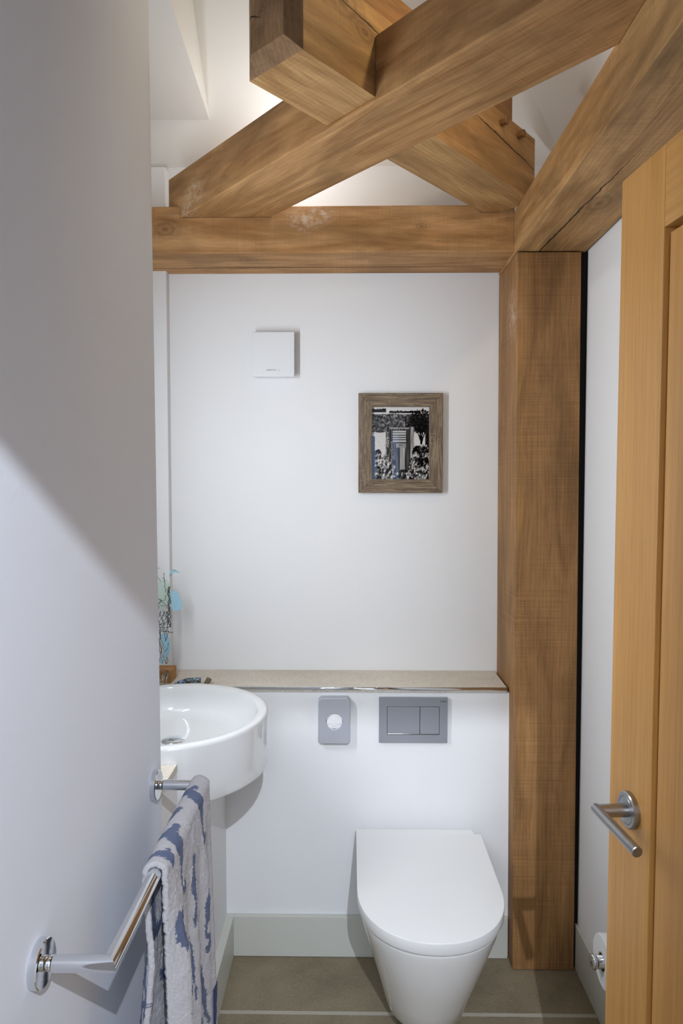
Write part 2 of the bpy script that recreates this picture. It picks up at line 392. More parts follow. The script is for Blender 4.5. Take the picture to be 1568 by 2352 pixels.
# handle
hs,hz=.072,.972
hd=empty('door_handle'); hd['label']='satin steel lever handle on a round rose'; hd.parent=door; hd.location=(hs,0,hz)
bm=bmesh.new(); lathe(bm,[(.0285,-.0),(.0285,.0075),(.0265,.0095),(.0215,.0095),(.0213,.0088),(.0205,.0095),(.012,.0098)],axis=(0,1,0)); link('rosette',bm,M['steel'],hd,True,bev=0)
bm=bmesh.new(); lathe(bm,[(.0104,.009),(.0104,.053)],axis=(0,1,0),n=32); 
r=.0080; y=.0535; prof=[(0.0001,-.0115),(r-.0012,-.0115),(r,-.0103),(r,.1185),(r-.0012,.1197),(.0001,.1197)]
lathe(bm,prof,c=(0,y,0),axis=(1,0,0),n=32)
link('lever',bm,M['steel'],hd,True)
for o in hd.children:
    m=o.modifiers.new('es','EDGE_SPLIT'); m.split_angle=R(35)

# ------------------------------------------------------------------ picture
pc=empty('framed_picture',(.164,YW-.001,1.6274)); tag(pc,'black and white gate photo in a brown wooden frame hanging on the back wall','picture')
W2,H2,DP=.1396,.1647,.020; fw=.045
k=NT('frame_wood'); tc=k.n('ShaderNodeTexCoord').outputs['Object']
def frame_mat(name,sc):
    k=NT(name); tc=k.n('ShaderNodeTexCoord').outputs['Object']
    f=k.noise(k.map(tc,sc),1.6,6,.7,.5)
    base=k.ramp(f,[(.30,lin((66,52,40))),(.48,lin((104,87,68))),(.64,lin((150,132,106)))])
    s2=(sc[2]*2.2,1,sc[0]*2.2) 
    gg=k.noise(k.map(tc,(sc[2]*.8+20,1,sc[0]*.8+20)),2.0,3,.7); mk=k.noise(tc,14,2)
    base=k.mix(k.math('MULTIPLY',k.ramp(gg,[(.55,0.),(.66,1.)]),k.ramp(mk,[(.5,0.),(.62,.5)])),base,lin((176,158,128)))
    k.l(base,k.b.inputs['Base Color']); k.b.inputs['Roughness'].default_value=.6; k.bump(f,.4,.001); return k.m
fh=frame_mat('frame_horizontal_grain',(8,90,150)); fv=frame_mat('frame_vertical_grain',(150,90,8))
for (pts,mt) in ((((-W2,-H2),(W2,-H2),(W2-fw,-H2+fw),(-W2+fw,-H2+fw)),fh),(((W2,H2),(-W2,H2),(-W2+fw,H2-fw),(W2-fw,H2-fw)),fh),
              (((-W2,H2),(-W2,-H2),(-W2+fw,-H2+fw),(-W2+fw,H2-fw)),fv),(((W2,-H2),(W2,H2),(W2-fw,H2-fw),(W2-fw,-H2+fw)),fv)):
    bm=bmesh.new(); prism(bm,list(pts),-DP,0,'y'); link('frame_rail',bm,mt,pc,bev=.0012)
# the printed photograph: a garden gate between posts, shrubs, a small tree, hillside
def nz(x,y,s=1,o=4): return noise.fractal(Vector((x*s,y*s,s*.37)),1.0,2.0,o)
GL={'Y':["10001","10001","01010","00100","00100","00100","00100"],'R':["11110","10001","10001","11110","10100","10010","10001"],
    'O':["01110","10001","10001","10001","10001","10001","01110"],'K':["10001","10010","10100","11000","10100","10010","10001"],'I':["00100"]*7,'N':["10001","11001","10101","10011","10001","10001","10001"]}
def photo(u,v):
    """u right, v down, 0..1 ; returns grey"""
    n1=nz(u,v,9); n2=nz(u,v,34,3); n3=nz(u+7,v,70,2)
    g=.93                                                   # sky
    hill=.075+.03*u+.02*math.sin(u*5)
    if u<.25 and .02+.02*abs(n2)<v<.075: g=.10+.05*n2
    if .30<u<.85 and .055+.012*n2<v<.085+.03*(u-.3): g=.13
    if v>.085 and u<.75: g=.78
    if v>.10+.0*u+.01*n1: g=.36+.36*n2+.12*n3
    if v>.35+.015*n1: g=.80+.10*n3                          # pale field
    if .12<v<.37 and u>.0: g=max(.05,g-.02)
    # tree
    du,dv=(u-.88)/.22,(v-.20)/.15
    if du*du+dv*dv<1+.9*n2 and n3+n1*.6>-.55: g=.10+.30*max(0,n3)
    for (a,b,c,w) in ((.86,.50,.74,.010),(.86,.50,.82,.014),(.86,.50,.90,.012),(.87,.50,.97,.010),(.95,.5,1.0,.02)):
        if .26<v<.52:
            t=(b-v)/(b-.26); xx=a+(c-a)*t**1.3
            if abs(u-xx)<w: g=.12
    if u>.93 and .3<v<.6: g=.14+.3*n3
    # gate
    if .245<u<.735 and .275<v<.93:
        if .25<u<.735 and .285<v<.305: g=.62+.1*n2           # top bar
        if .335<u<.66 and v>.305: g=.30+.25*nz(u*4,v*.25,12,2)   # boards
        if .36<u<.60 and .33<v<.50: g=.72 if ((v-.33)*1/.033)%1<.55 else .30
        if .42<u<.60 and .50<v<.56: g=.55
        if .455<u<.56 and .515<v<.54: g=.25 if (.465<u<.55 and .52<v<.535) else .75
        if .49<u<.575 and .56<v<.87: g=.62+.15*nz(u*5,v*.3,10,2)
        if .305<u<.335 and v>.30: g=.08
        if .24<u<.31 and v<.70: g=.50+.2*n2 if u<.262 or u>.30 else .22+.1*n2
        if .665<u<.735 and v<.74: g=.60+.25*nz(u*3,v*.3,12,2)
        if .655<u<.668: g=.14
        # vertical lettering on the left post
        for i,ch in enumerate('YIROOK'):
            v0=.345+i*.036
            if v0<=v<v0+.030 and .268<=u<.298:
                a=min(4,int((u-.268)/.03*5)); b=min(6,int((v-v0)/.030*7))
                if GL[ch][b][a]=='1': g=.9
        if .33<u<.37 and v>.47 and n3>-.2: g=.45+.4*n3
        if .56<u<.60 and v>.86: g=.06
    if .50<u<.62 and .86<v<.90: g=.06
    # shrubs
    vd=noise.voronoi(Vector((u*30+n1*1.5,v*26+u*9,0)))[0][0]; lf=1.12-1.2*vd+.25*n2
    if n1<-.15: lf-=.35
    top=.60+.05*n1
    if (u<.30 and v>top+.25*max(0,u-.05)) or (u<.42 and v>.74+.1*n1): g=lf
    if u>.72-.25*(v-.55) and v>.53+.08*n1+(.30*max(0,.78-u)) : g=lf-.08
    if v>.90: g=lf
    if u<.06 and v>.4: g=.2+.5*n3
    g=.5+(g-.5)*1.25; return max(.012,min(.92,g))
def grid_paint(name,w,h,nx,ny,fn,mat,parent,loc):
    bm=bmesh.new(); vs=[[bm.verts.new((w*(i/nx-.5),0,h*(.5-j/ny))) for i in range(nx+1)] for j in range(ny+1)]
    for j in range(ny):
        for i in range(nx): bm.faces.new((vs[j+1][i],vs[j+1][i+1],vs[j][i+1],vs[j][i]))
    me=D.meshes.new(name); bm.to_mesh(me); bm.free()
    at=me.color_attributes.new('Print','FLOAT_COLOR','POINT')
    for j in range(ny+1):
        for i in range(nx+1):
            g=fn(i/nx,j/ny); g=g if isinstance(g,tuple) else lin((g*228,g*223,g*219)); at.data[j*(nx+1)+i].color=(*g,1)
    me.materials.append(mat); o=D.objects.new(name,me); C.objects.link(o); o.parent=parent; o.location=loc; return o
k=NT('photo_print'); a=k.n('ShaderNodeAttribute'); a.attribute_name='Print'; k.l(a.outputs['Color'],k.b.inputs['Base Color'])
k.b.inputs['Roughness'].default_value=.5; k.b.inputs['Specular IOR Level'].default_value=0; k.b.inputs['Coat Weight'].default_value=.35; k.b.inputs['Coat Roughness'].default_value=.02
grid_paint('photo_print',(W2-fw)*2+.002,(H2-fw)*2+.002,150,190,photo,k.m,pc,(0,-.010,0))
boxobj('backing_board',(-W2+.01,W2-.01,-.008,-.0005,-H2+.01,H2-.01),M['dark'],pc)

# ------------------------------------------------------------------ extractor fan
fn=empty('extractor_fan',(-.2557,YW,1.9174)); tag(fn,'square white plastic extractor fan mounted high on the back wall','fan')
boxobj('housing',(-.060,.060,-.022,-.0005,-.063,.063),M['white_plastic'],fn,bev=.003)
boxobj('cover',(-.0698,.0698,-.035,-.0225,-.0732,.0732),M['white_plastic'],fn,bev=.0025)
bm=bmesh.new()
box(bm,-.0575,.0575,-.0355,-.0348,-.0585,.0585); link('front_panel',bm,M['white_plastic'],fn,bev=.0002)
text('logo','AIRFLOW',.0075,(-.006,-.0356,-.054),M['ink'],fn)
bm=bmesh.new(); tube(bm,[(.0195+.0022*math.cos(t),-.0358,-.0518+.0022*math.sin(t)) for t in [PI*.7+i*PI*1.6/14 for i in range(15)]],.0004,6); link('logo_swirl',bm,M['ink'],fn)

# ------------------------------------------------------------------ sanitary bag dispenser
ds=empty('bag_dispenser',(-.0512,YB,.7603)); tag(ds,'grey metal box dispenser with round opening on the low wall beside the flush plate','dispenser')
w2,h2,dp=.0491,.0722,.026
bm=bmesh.new(); n=48; rr=.0200; cz=-.0015
outer=[]; 
for i in range(n):
    t=2*PI*i/n; c_,s_=math.cos(t),math.sin(t); k_=min(w2/abs(c_) if abs(c_)>1e-6 else 9,h2/abs(s_) if abs(s_)>1e-6 else 9)
    outer.append((c_*k_,s_*k_))
fr=[(.0245*1+0,0)]; R0=.0258
rings=[[(x,-.0005,z) for x,z in outer],[(x,-dp+.003,z) for x,z in outer],[(x*.965,-dp,z*.975) for x,z in outer],
       [(R0*math.cos(2*PI*i/n),-dp,cz+R0*math.sin(2*PI*i/n)) for i in range(n)],[(R0*.97*math.cos(2*PI*i/n),-dp+.006,cz+R0*.97*math.sin(2*PI*i/n)) for i in range(n)]]
loft(bm,rings,True,False); link('case',bm,M['satin'],ds,bev=.0008)
bm=bmesh.new()
# crumpled white bags seen through the opening
gn=20; vs=[[None]*(gn+1) for _ in range(gn+1)]
for i in range(gn+1):
    for j in range(gn+1):
        x=-.024+.048*i/gn; z=-.024+.048*j/gn; rr_=math.hypot(x,z); aa=math.atan2(z+.014,x)
        vs[i][j]=bm.verts.new((x,-dp+.006-.004*max(0,1-(rr_/.024)**2)+.0006*math.sin(aa*7+x*90)*min(1,rr_/.012),cz+z))
for i in range(gn):
    for j in range(gn): bm.faces.new((vs[i][j],vs[i+1][j],vs[i+1][j+1],vs[i][j+1]))
bg=link('paper_bag',bm,M['tissue'],None,True); bg.location=ds.location
tag(bg,'folded white paper bags inside the round opening of the grey dispenser','bag')

# ------------------------------------------------------------------ flush plate
fp=empty('flush_plate',(.1938,YB,.7589)); tag(fp,'grey metal dual flush plate on the low wall above the toilet','flush plate')
w2,h2=.1063,.0706
u0,u1=-w2+.1160*2*w2,-w2+.883*2*w2; z1,z0=h2-.195*2*h2,h2-.829*2*h2; um=-w2+.597*2*w2
bm=bmesh.new()
for a in ((-w2,u0,-h2,h2),(u1,w2,-h2,h2),(u0,u1,-h2,z0),(u0,u1,z1,h2)): box(bm,a[0],a[1],-.0105,-.0005,a[2],a[3])
bmesh.ops.remove_doubles(bm,verts=bm.verts,dist=.00001)
link('plate_frame',bm,M['plate'],fp)
boxobj('plate_recess',(u0-.001,u1+.001,-.004,-.0006,z0-.001,z1+.001),M['dark'],fp)
for a,b in ((u0+.0012,um-.0008),(um+.0008,u1-.0012)):
    o=boxobj('flush_button',(a,b,-.0108,-.004,z0+.0038,z1-.0014),M['plate'],fp,bev=.0004)
    s=boxobj('chrome_strip',(a,b,-.0112,-.004,z0+.0010,z0+.0036),M['chrome'],fp,bev=.0003); s['label']='thin chrome strip'
text('logo','■ GEBERIT',.0042,(w2-.013,-.0107,h2-.0125),M['ink2'],fp)

# ------------------------------------------------------------------ toilet
tl=empty('toilet',(.206,1.85,0)); tag(tl,'white wall hung toilet with closed flat lid, below the flush plate','toilet')
def dshape(hw,yb,ys,yt,n=40,ex=2.15):
    """plan outline, yb back, ys where the sides start to curve, yt front tip (world Y)"""
    pts=[(hw,yb)]
    for i in range(6): pts.append((hw,yb+(ys-yb)*(i+1)/6.0))
    for i in range(1,n):
        t=PI*i/n; c_,s_=math.cos(t),math.sin(t)
        pts.append((hw*math.copysign(abs(c_)**(2/ex),c_),ys-(ys-yt)*abs(s_)**(2/ex)))
    for i in range(6): pts.append((-hw,ys+(yb-ys)*i/6.0))
    pts.append((-hw,yb)); return [(x,y-1.85) for x,y in pts]
rings=[]
for z,hw,yt,ys in ((.052,.098,1.745,1.90),(.058,.108,1.725,1.88),(.075,.114,1.708,1.875),(.14,.127,1.672,1.85),(.22,.145,1.625,1.82),(.30,.164,1.585,1.79),(.355,.177,1.565,1.765),(.380,.1815,1.556,1.755),(.389,.1815,1.554,1.752),(.3935,.179,1.557,1.752)):
    rings.append([(x,y,z) for x,y in dshape(hw,2.104,ys,yt)])
bm=bmesh.new(); loft(bm,rings); link('pan',bm,M['ceramic'],tl,True)
def slab(name,hw,yb,ys,yt,za,zb,rd,mat):
    rings=[]
    for i in range(4):
        t=i/3*PI/2; k_=rd*(1-math.sin(t)); rings.append([(x,y,zb-rd+rd*math.sin(t)) for x,y in dshape(hw-rd+rd*math.cos(t),yb,ys,yt+rd-rd*math.cos(t))])
    rings=[[(x,y,za) for x,y in dshape(hw-.001,yb,ys,yt+.001)],[(x,y,za+.002) for x,y in dshape(hw,yb,ys,yt)]]+rings
    bm=bmesh.new(); loft(bm,rings); o=link(name,bm,mat,tl,True); m=o.modifiers.new('es','EDGE_SPLIT'); m.split_angle=R(50); return o
slab('seat',.183,2.03,1.752,1.549,.3945,.3995,.001,M['lid'])
slab('lid',.1895,2.033,1.752,1.538,.4012,.4300,.0016,M['lid'])
bm=bmesh.new(); prism(bm,[(-.1895,.1835),(-.1895,.211),(.166,.211),(.170,.1835)],.396,.4295,'z'); link('hinge_cover',bm,M['lid'],tl,bev=.002)

# ------------------------------------------------------------------ basin
BX,BY,BR=-.4707,1.756,.2528; zr,zb=.900,.7560
bs=empty('wash_basin',(BX,BY,.861)); tag(bs,'round white ceramic basin half set into the ledge behind the towel','basin')
n=128; CUT=-.3935
def ring(r,z,cutz=None):
    pts=[]
    for i in range(n):
        t=2*PI*i/n; x=r*math.cos(t); y=r*math.sin(t); pts.append((x,y,z-.861))
    return pts
prof=[]   # (r,z) outer from bottom up over rim, inside down to bottom
out=[(BR-.010,zb),(BR-.003,zb+.003),(BR,zb+.010),(BR,zb+.04),(BR,zr-.010),(BR-.0015,zr-.004),(BR-.005,zr-.0008),(BR-.010,zr),(BR-.022,zr-.0005),(BR-.027,zr-.003),(BR-.0295,zr-.009),(BR-.0315,zr-.022),(BR-.036,zr-.045),(BR-.041,zr-.064),(BR-.045,zr-.071),(BR-.051,zr-.0755),(BR-.062,zr-.078),(BR-.09,zr-.080),(.08,zr-.084),(.025,zr-.086)]
bm=bmesh.new(); loft(bm,[ring(r,z) for r,z in out],True,True)
ob=link('bowl',bm,M['basin'],None,True); ob.location=(BX,BY,.861)
bm=bmesh.new(); box(bm,-.9,CUT-.003,1.3,1.533,.6,.832); cb=link('cutter',bm,None); cut(ob,[cb]); D.objects.remove(cb)
bm=bmesh.new(); loft(bm,[[(BX+(BR+.0012)*math.cos(2*PI*i/n),BY+(BR+.0012)*math.sin(2*PI*i/n),z) for i in range(n)] for z in (zb-.001,.95)]); cb=link('cutter',bm,None)
for q_ in (lg,D.objects['wall_left_low'],D.objects['wall_left_alcove'],D.objects['wall_back_low']): cut(q_,[cb])
D.objects.remove(cb)
ob.location=(0,0,0); ob.parent=bs
for p in ob.data.polygons: p.use_smooth=True
m=ob.modifiers.new('es','EDGE_SPLIT'); m.split_angle=R(38)
ob.data.materials.clear(); ob.data.materials.append(M['basin'])
bm=bmesh.new(); lathe(bm,[(.030,0),(.031,.003),(.027,.006),(.010,.0075)],c=(0,.015,zr-.0865-.861),n=32); link('drain',bm,M['chrome'],bs,True)

# ------------------------------------------------------------------ towel rail
RY0,RY1,RZ,RX=.797,1.284,.917,-.291
tr=empty('towel_rail',(-.38,RY0,RZ)); tag(tr,'polished chrome towel rail on two round mounts on the left wall','towel rail')
for yy in (RY0,RY1):
    bm=bmesh.new(); lathe(bm,[(.0278,.0003),(.0280,.0095),(.0268,.0110),(.010,.0112)],c=(0,yy-RY0,0),axis=(1,0,0),n=48); o=link('wall_mount',bm,M['chrome'],tr,True); m=o.modifiers.new('es','EDGE_SPLIT'); m.split_angle=R(30)
    bm=bmesh.new(); lathe(bm,[(.0088,.010),(.0088,.0205)],c=(0,yy-RY0,0),axis=(1,0,0),n=32); link('neck',bm,M['chrome'],tr,True)
# mitred bar: arm - bar - arm as one
r=.0098; LX=RX+.38; bm=bmesh.new(); nn=48
L1=RY1-RY0
def pr(x,y,sx,sy): return [(x+sx*r*math.cos(2*PI*i/nn),y+sy*r*math.cos(2*PI*i/nn),r*math.sin(2*PI*i/nn)) for i in range(nn)]
loft(bm,[pr(.0205,0,0,1),pr(LX,0,-1,1)],False,False)
loft(bm,[pr(LX,0,-1,1),pr(LX,L1,-1,-1)],False,False)
loft(bm,[pr(LX,L1,-1,-1),pr(.0205,L1,0,-1)],False,False)
o=link('bar',bm,M['chrome'],tr,True)

# ------------------------------------------------------------------ towel
BASE=lin((236,234,238)); BLUE=lin((104,122,162)); 
motifA=[(-.034,-.004,.004),(-.022,.007,.008),(-.006,.012,.010),(.010,.006,.0115),(.020,-.008,.010),(.024,-.024,.0075),(.025,-.040,.005),(.0245,-.060,.0032),(.025,-.080,.0035),(.028,-.092,.0035),(.034,-.094,.003),(.038,-.087,.0028),(.035,-.080,.0025)]
motifB=[(0,.05,.002),(.002,.038,.007),(-.001,.024,.0045),(.001,.012,.0075),(.0,0,.0085),(.002,-.014,.006),(.001,-.03,.0025),(.0,-.045,.003),(.002,-.06,.0045),(.006,-.068,.004),(.009,-.062,.003)]
MO=[[(0.219, 0.039, 0.007), (0.231, 0.029, 0.009), (0.222, 0.014, 0.012), (0.214, 0.01, 0.014), (0.232, -0.006, 0.013), (0.231, -0.019, 0.01), (0.23, -0.035, 0.005), (0.23, -0.055, 0.004), (0.232, -0.074, 0.006), (0.247, -0.069, 0.005)],
[(0.236, 0.028, 0.006), (0.251, 0.02, 0.005)],
[(0.075, 0.036, 0.006), (0.082, 0.029, 0.01), (0.079, 0.017, 0.013), (0.071, 0.01, 0.015), (0.08, -0.004, 0.014), (0.079, -0.017, 0.01), (0.078, -0.035, 0.005), (0.072, -0.054, 0.005), (0.077, -0.072, 0.006), (0.096, -0.078, 0.005), (0.091, -0.064, 0.004)],
[(0.087, 0.023, 0.008), (0.108, 0.019, 0.006)],
[(0.137, 0.037, 0.004), (0.157, 0.034, 0.008), (0.168, 0.028, 0.006)],
[(0.161, -0.07, 0.01), (0.16, -0.08, 0.005), (0.153, -0.093, 0.01), (0.153, -0.115, 0.01), (0.158, -0.137, 0.004), (0.153, -0.167, 0.007), (0.15, -0.177, 0.005)],
[(0.243, -0.177, 0.008), (0.228, -0.192, 0.014), (0.227, -0.212, 0.014), (0.215, -0.225, 0.004), (0.215, -0.243, 0.004), (0.239, -0.265, 0.008), (0.221, -0.271, 0.01)],
[(0.121, -0.189, 0.008), (0.126, -0.212, 0.009), (0.135, -0.242, 0.007), (0.139, -0.273, 0.003), (0.141, -0.303, 0.003)],
[(0.188, -0.286, 0.009), (0.19, -0.318, 0.012), (0.2, -0.351, 0.01), (0.205, -0.382, 0.004), (0.219, -0.406, 0.006)],
[(0.046, -0.09, 0.008), (0.028, -0.094, 0.014), (0.027, -0.111, 0.012), (0.039, -0.134, 0.008)],
[(0.05, -0.174, 0.006), (0.05, -0.194, 0.009), (0.049, -0.207, 0.014)],
]
def addm(mo,a,b,sx=1,sc=1):
    MO.append([(a+p[0]*sx*sc,b+p[1]*sc,p[2]*sc) for p in mo])
# further motifs lower down and on the back layer (a: from the near edge, b: up from the bar, past .05 = back)
for (a,b,sx,sc) in ((.03,-.34,1,1.2),(.06,.16,-1,1.2),(.21,.13,1,1.),(.13,.27,1,1.1),(.07,-.47,1,1.2),(.05,.36,-1,1.2),(.2,.38,1,1)): addm(motifA,a,b,sx,sc)
for (a,b,sx,sc) in ((.16,-.42,1,1.4),(.25,-.47,1,1.4),(.02,.13,1,1.9),(.03,.28,1,1.6),(.25,.26,1,1.3),(.12,.40,1,1.3)): addm(motifB,a,b,sx,sc)
MO.append([(.02+.022*math.cos(t)*(1-t/9),.235+.022*math.sin(t)*(1-t/9),.005) for t in [i*.5 for i in range(14)]])
def seglen(p,a,b):
    ax,ay=a[0],a[1]; bx,by=b[0]-ax,b[1]-ay; t=max(0,min(1,((p[0]-ax)*bx+(p[1]-ay)*by)/(bx*bx+by*by+1e-12)))
    return math.hypot(p[0]-ax-t*bx,p[1]-ay-t*by)-(a[2]+(b[2]-a[2])*t)
MB=[(min(q[0] for q in m_)-.02,max(q[0] for q in m_)+.02,min(q[1] for q in m_)-.02,max(q[1] for q in m_)+.02) for m_ in MO]
def pat(a,b):
    d=9
    for m_,bb in zip(MO,MB):
        if bb[0]<a<bb[1] and bb[2]<b<bb[3]:
            for s,t in zip(m_,m_[1:]): d=min(d,seglen((a,b),s,t))
    d+=.0030*noise.noise(Vector((a*330,b*420,0)))+.003*noise.noise(Vector((a*110,b*110,3)))
    return d<0
NY,LF,LB=150,.56,.50; W0,W1=.986,1.287; st=.0022
rb=.0146; arc=PI*rb; tot=LF+LB+arc; NS=int(tot/st)
def sm(t): t=max(0,min(1,t)); return t*t*(3-2*t)
bm=bmesh.new(); rows=[]; cols=[]
for j in range(NS+1):
    s=j/NS*tot; row=[]
    for i in range(NY+1):
        a=(i/NY)*(W1-W0); yy=W0+a; u=i/NY
        if s<LB:                                   # back layer, hanging between bar and wall
            h=LB-s; k_=sm(h/.16); b=arc+h
            cu=max(0,1-u/.16)                       # near edge turns in toward the bar
            x=RX-rb-.004*k_-.004*k_*math.sin(u*9+.6)+k_*.015*cu**1.6; y_=yy-.010*k_*cu+.012*k_*(u-.3)*h
            z=RZ-h
            x+=.004*k_*math.sin(h*16+u*4)-.010*sm((h-.1)/.3)
        elif s<LB+arc:
            t=(s-LB)/rb; x=RX-rb*math.cos(t); z=RZ+rb*math.sin(t); y_=yy; b=arc-(s-LB)
        else:
            h=s-LB-arc; k_=sm(h/.20); b=-h
            cu=max(0,1-u/.13)
            wv=math.sin(u*24+1.0+.9*math.sin(h*5))*.0042*sm((u-.08)/.1)+math.sin(u*10+h*4)*.003
            bulge=.020*k_*math.exp(-((u-.13)/.11)**2)
            x=RX+rb+.001*k_+wv*k_+bulge+.010*h/.5-k_*.010*cu**2
            y_=yy+.004*k_*math.sin(u*19)*sm(u*4)+.006*k_*cu*(1-cu)+.010*u*h
            z=RZ-h
        nn_=noise.noise(Vector((s*240,u*72,1)))*.0017+noise.noise(Vector((s*40,u*14,4)))*.0014
        row.append(bm.verts.new((x+nn_,y_,z+nn_*.3))); cols.append((a,b))
    rows.append(row)
for j in range(NS):
    for i in range(NY): bm.faces.new((rows[j][i],rows[j][i+1],rows[j+1][i+1],rows[j+1][i]))
me=D.meshes.new('towel'); bm.to_mesh(me); bm.free()
at=me.color_attributes.new('Weave','FLOAT_COLOR','POINT')
for q,(a,b) in enumerate(cols):
    c=BLUE if pat(a,b) else BASE
    v_=1+.16*noise.noise(Vector((a*420,b*420,9))); at.data[q].color=(*(x*v_ for x in c),1)
k=NT('terry_cotton'); a=k.n('ShaderNodeAttribute'); a.attribute_name='Weave'
tc=k.n('ShaderNodeTexCoord').outputs['Object']
k.l(a.outputs['Color'],k.b.inputs['Base Color']); k.b.inputs['Roughness'].default_value=.95; k.b.inputs['Specular IOR Level'].default_value=.1
k.b.inputs['Sheen Weight'].default_value=.3
k.bump(k.math('ADD',k.noise(tc,520,3,.75),k.noise(tc,1300,2,.7)),1.0,.004)
me.materials.append(k.m)
for p in me.polygons: p.use_smooth=True
tw=D.objects.new('towel',me); C.objects.link(tw); tag(tw,'white cotton towel with blue grey curled motifs folded over the chrome rail','towel')
m=tw.modifiers.new('th','SOLIDIFY'); m.thickness=.0085; m.offset=0
M['tag']=plain('navy_satin',(34,50,104),.45,bump=.3,bscale=500)
bm=bmesh.new(); prism(bm,[(1.268,.522),(1.300,.516),(1.292,.470),(1.284,.44),(1.268,.42)],-.264,-.2625,'x')
lt=link('loop_tag',bm,M['tag'],tw); lt['label']='navy blue satin tag at the hem'

# ------------------------------------------------------------------ toilet roll and holder
RXc,RYc,RZc=.6480,1.640,.318
bm=bmesh.new()
lathe(bm,[(.022,-.05),(.060,-.05),(.0615,-.048),(.0615,.048),(.060,.05),(.022,.05)],axis=(-1,0,0),n=64,cap0=False,cap1=False)
bm2=bm; ro=link('toilet_roll',bm2,M['tissue']); ro.location=(RXc+.02,RYc,RZc)
m=ro.modifiers.new('es','EDGE_SPLIT'); m.split_angle=R(35)
for p in ro.data.polygons: p.use_smooth=True
tag(ro,'white toilet roll on a chrome holder, partly hidden behind the oak door','toilet roll')
bm=bmesh.new(); lathe(bm,[(.0195,-.05),(.0215,-.05),(.0215,.05),(.0195,.05)],axis=(-1,0,0),n=40,cap0=False,cap1=False); link('core',bm,plain('card',(170,150,120),.9),ro,True)
hr=empty('roll_holder',(XR,RYc,RZc)); tag(hr,'chrome toilet roll holder with a domed end on the right wall','holder')
bm=bmesh.new(); lathe(bm,[(.024,.0005),(.024,.008),(.010,.009)],axis=(-1,0,0),n=40); link('wall_mount',bm,M['chrome'],hr,True)
bm=bmesh.new(); lathe(bm,[(.0150,.008),(.0150,.0945)],axis=(-1,0,0),n=40); link('spindle',bm,M['chrome'],hr,True)
bm=bmesh.new(); lathe(bm,[(.0130,.0946),(.0172,.0955),(.0182,.0985),(.0170,.103),(.012,.1060),(.004,.1070)],axis=(-1,0,0),n=40); link('end_knob',bm,M['chrome'],hr,True)

# ------------------------------------------------------------------ things on the ledge
wb=empty('wire_sculpture',(-.60,2.235,ZL)); tag(wb,'wire torso sculpture with blue and green patches on an oak block, on the ledge corner','sculpture')
wb.location=(-.617,2.168,ZL+.0005)
M['wire']=plain('dark_wire',(60,72,72),.45,metal=.6)
M['bluefilm']=plain('blue_resin_film',(158,212,232),.3,alpha=.5)
M['greenfilm']=plain('green_resin_film',(196,222,205),.35,alpha=.38)
M['oakblock']=oak('oak_block',(190,140,84),(150,104,58),9,.2,saw=.3)
bm=bmesh.new(); box(bm,-.07,.046,-.033,.036,0,.038); link('base_block',bm,M['oakblock'],wb,bev=.0015)['label']='oak block base'
def rz_(a,b): return random.uniform(a,b)
bm=bmesh.new()
def torso(h,t):   # half-width of body at height above block
    w_=.030+.010*math.sin(h*14)-(.012 if h<.11 else 0)
    return Vector((w_*math.cos(t)-.006,.018*math.sin(t),h))
for q in range(22):
    t=rz_(0,6.28); h=rz_(.13,.335); pts=[]; dh=rz_(-.02,.02); dt=rz_(-.9,.9)
    for i in range(12):
        h=min(.345,max(.115,h+dh*.45+rz_(-.004,.004))); t+=dt*.35+rz_(-.15,.15); pts.append(torso(h,t)+Vector((rz_(-.002,.002),0,0)))
    tube(bm,pts,.0006,5)
for q in range(8):   # the gathered seam and leg wires
    pts=[]
    for i in range(16):
        h=.05+.17*i/15; pts.append(Vector((.012+.010*math.sin(h*30+q)-.03*max(0,.12-h)*(1 if q%2 else .3)+rz_(-.003,.003),rz_(-.006,.006),h+.002)))
    tube(bm,pts,.0006,5)
for q in range(5):
    pts=[Vector((.026+.004*math.sin(i*1.7+q*2)+rz_(-.002,.002),rz_(-.006,.006),.17+.012*i)) for i in range(12)]; tube(bm,pts,.0006,5)
tube(bm,[(.028,0,.335),(.033,0,.352),(.040,-.002,.356),(.046,-.003,.352)],.0006,5)
tube(bm,[(-.025,0,.335),(-.012,0,.352),(-.006,0,.360),(.004,0,.362)],.0006,5)
link('wire_frame',bm,M['wire'],wb)
def film(name,pts,mat,y=0,th=.003):
    bm=bmesh.new(); c_=Vector((sum(p[0] for p in pts)/len(pts),y,sum(p[1] for p in pts)/len(pts)))
    prism(bm,pts,y-th/2,y+th/2,'y'); o=link(name,bm,mat,wb,bev=.0014); return o
film('blue_patch',[(.030,.285),(.036,.290),(.047,.289),(.053,.270),(.058,.252),(.058,.238),(.052,.225),(.038,.224),(.032,.232)],M['bluefilm'],-.004)['label']='pale blue resin patch'
film('green_patch',[(-.035,.300),(-.012,.306),(.004,.318),(.022,.322),(.027,.300),(.025,.270),(.028,.248),(.012,.236),(.004,.222),(-.012,.232),(-.035,.218)],M['greenfilm'],.008)['label']='pale green resin patch'
film('blue_foot',[(.006,.15),(.018,.152),(.028,.130),(.028,.10),(.020,.075),(.008,.055),(-.02,.052),(-.02,.056),(.006,.066),(.012,.10),(.006,.125)],M['bluefilm'],-.002)['label']='pale blue leg patch'
film('blue_hand',[(.026,.340),(.030,.354),(.038,.358),(.052,.349),(.051,.345),(.040,.349),(.034,.341)],M['bluefilm'],0)['label']='small blue hand'
film('blue_hand',[(-.030,.345),(-.018,.357),(-.004,.364),(.0,.362),(-.010,.352),(-.022,.345)],M['bluefilm'],0)['label']='small blue hand'

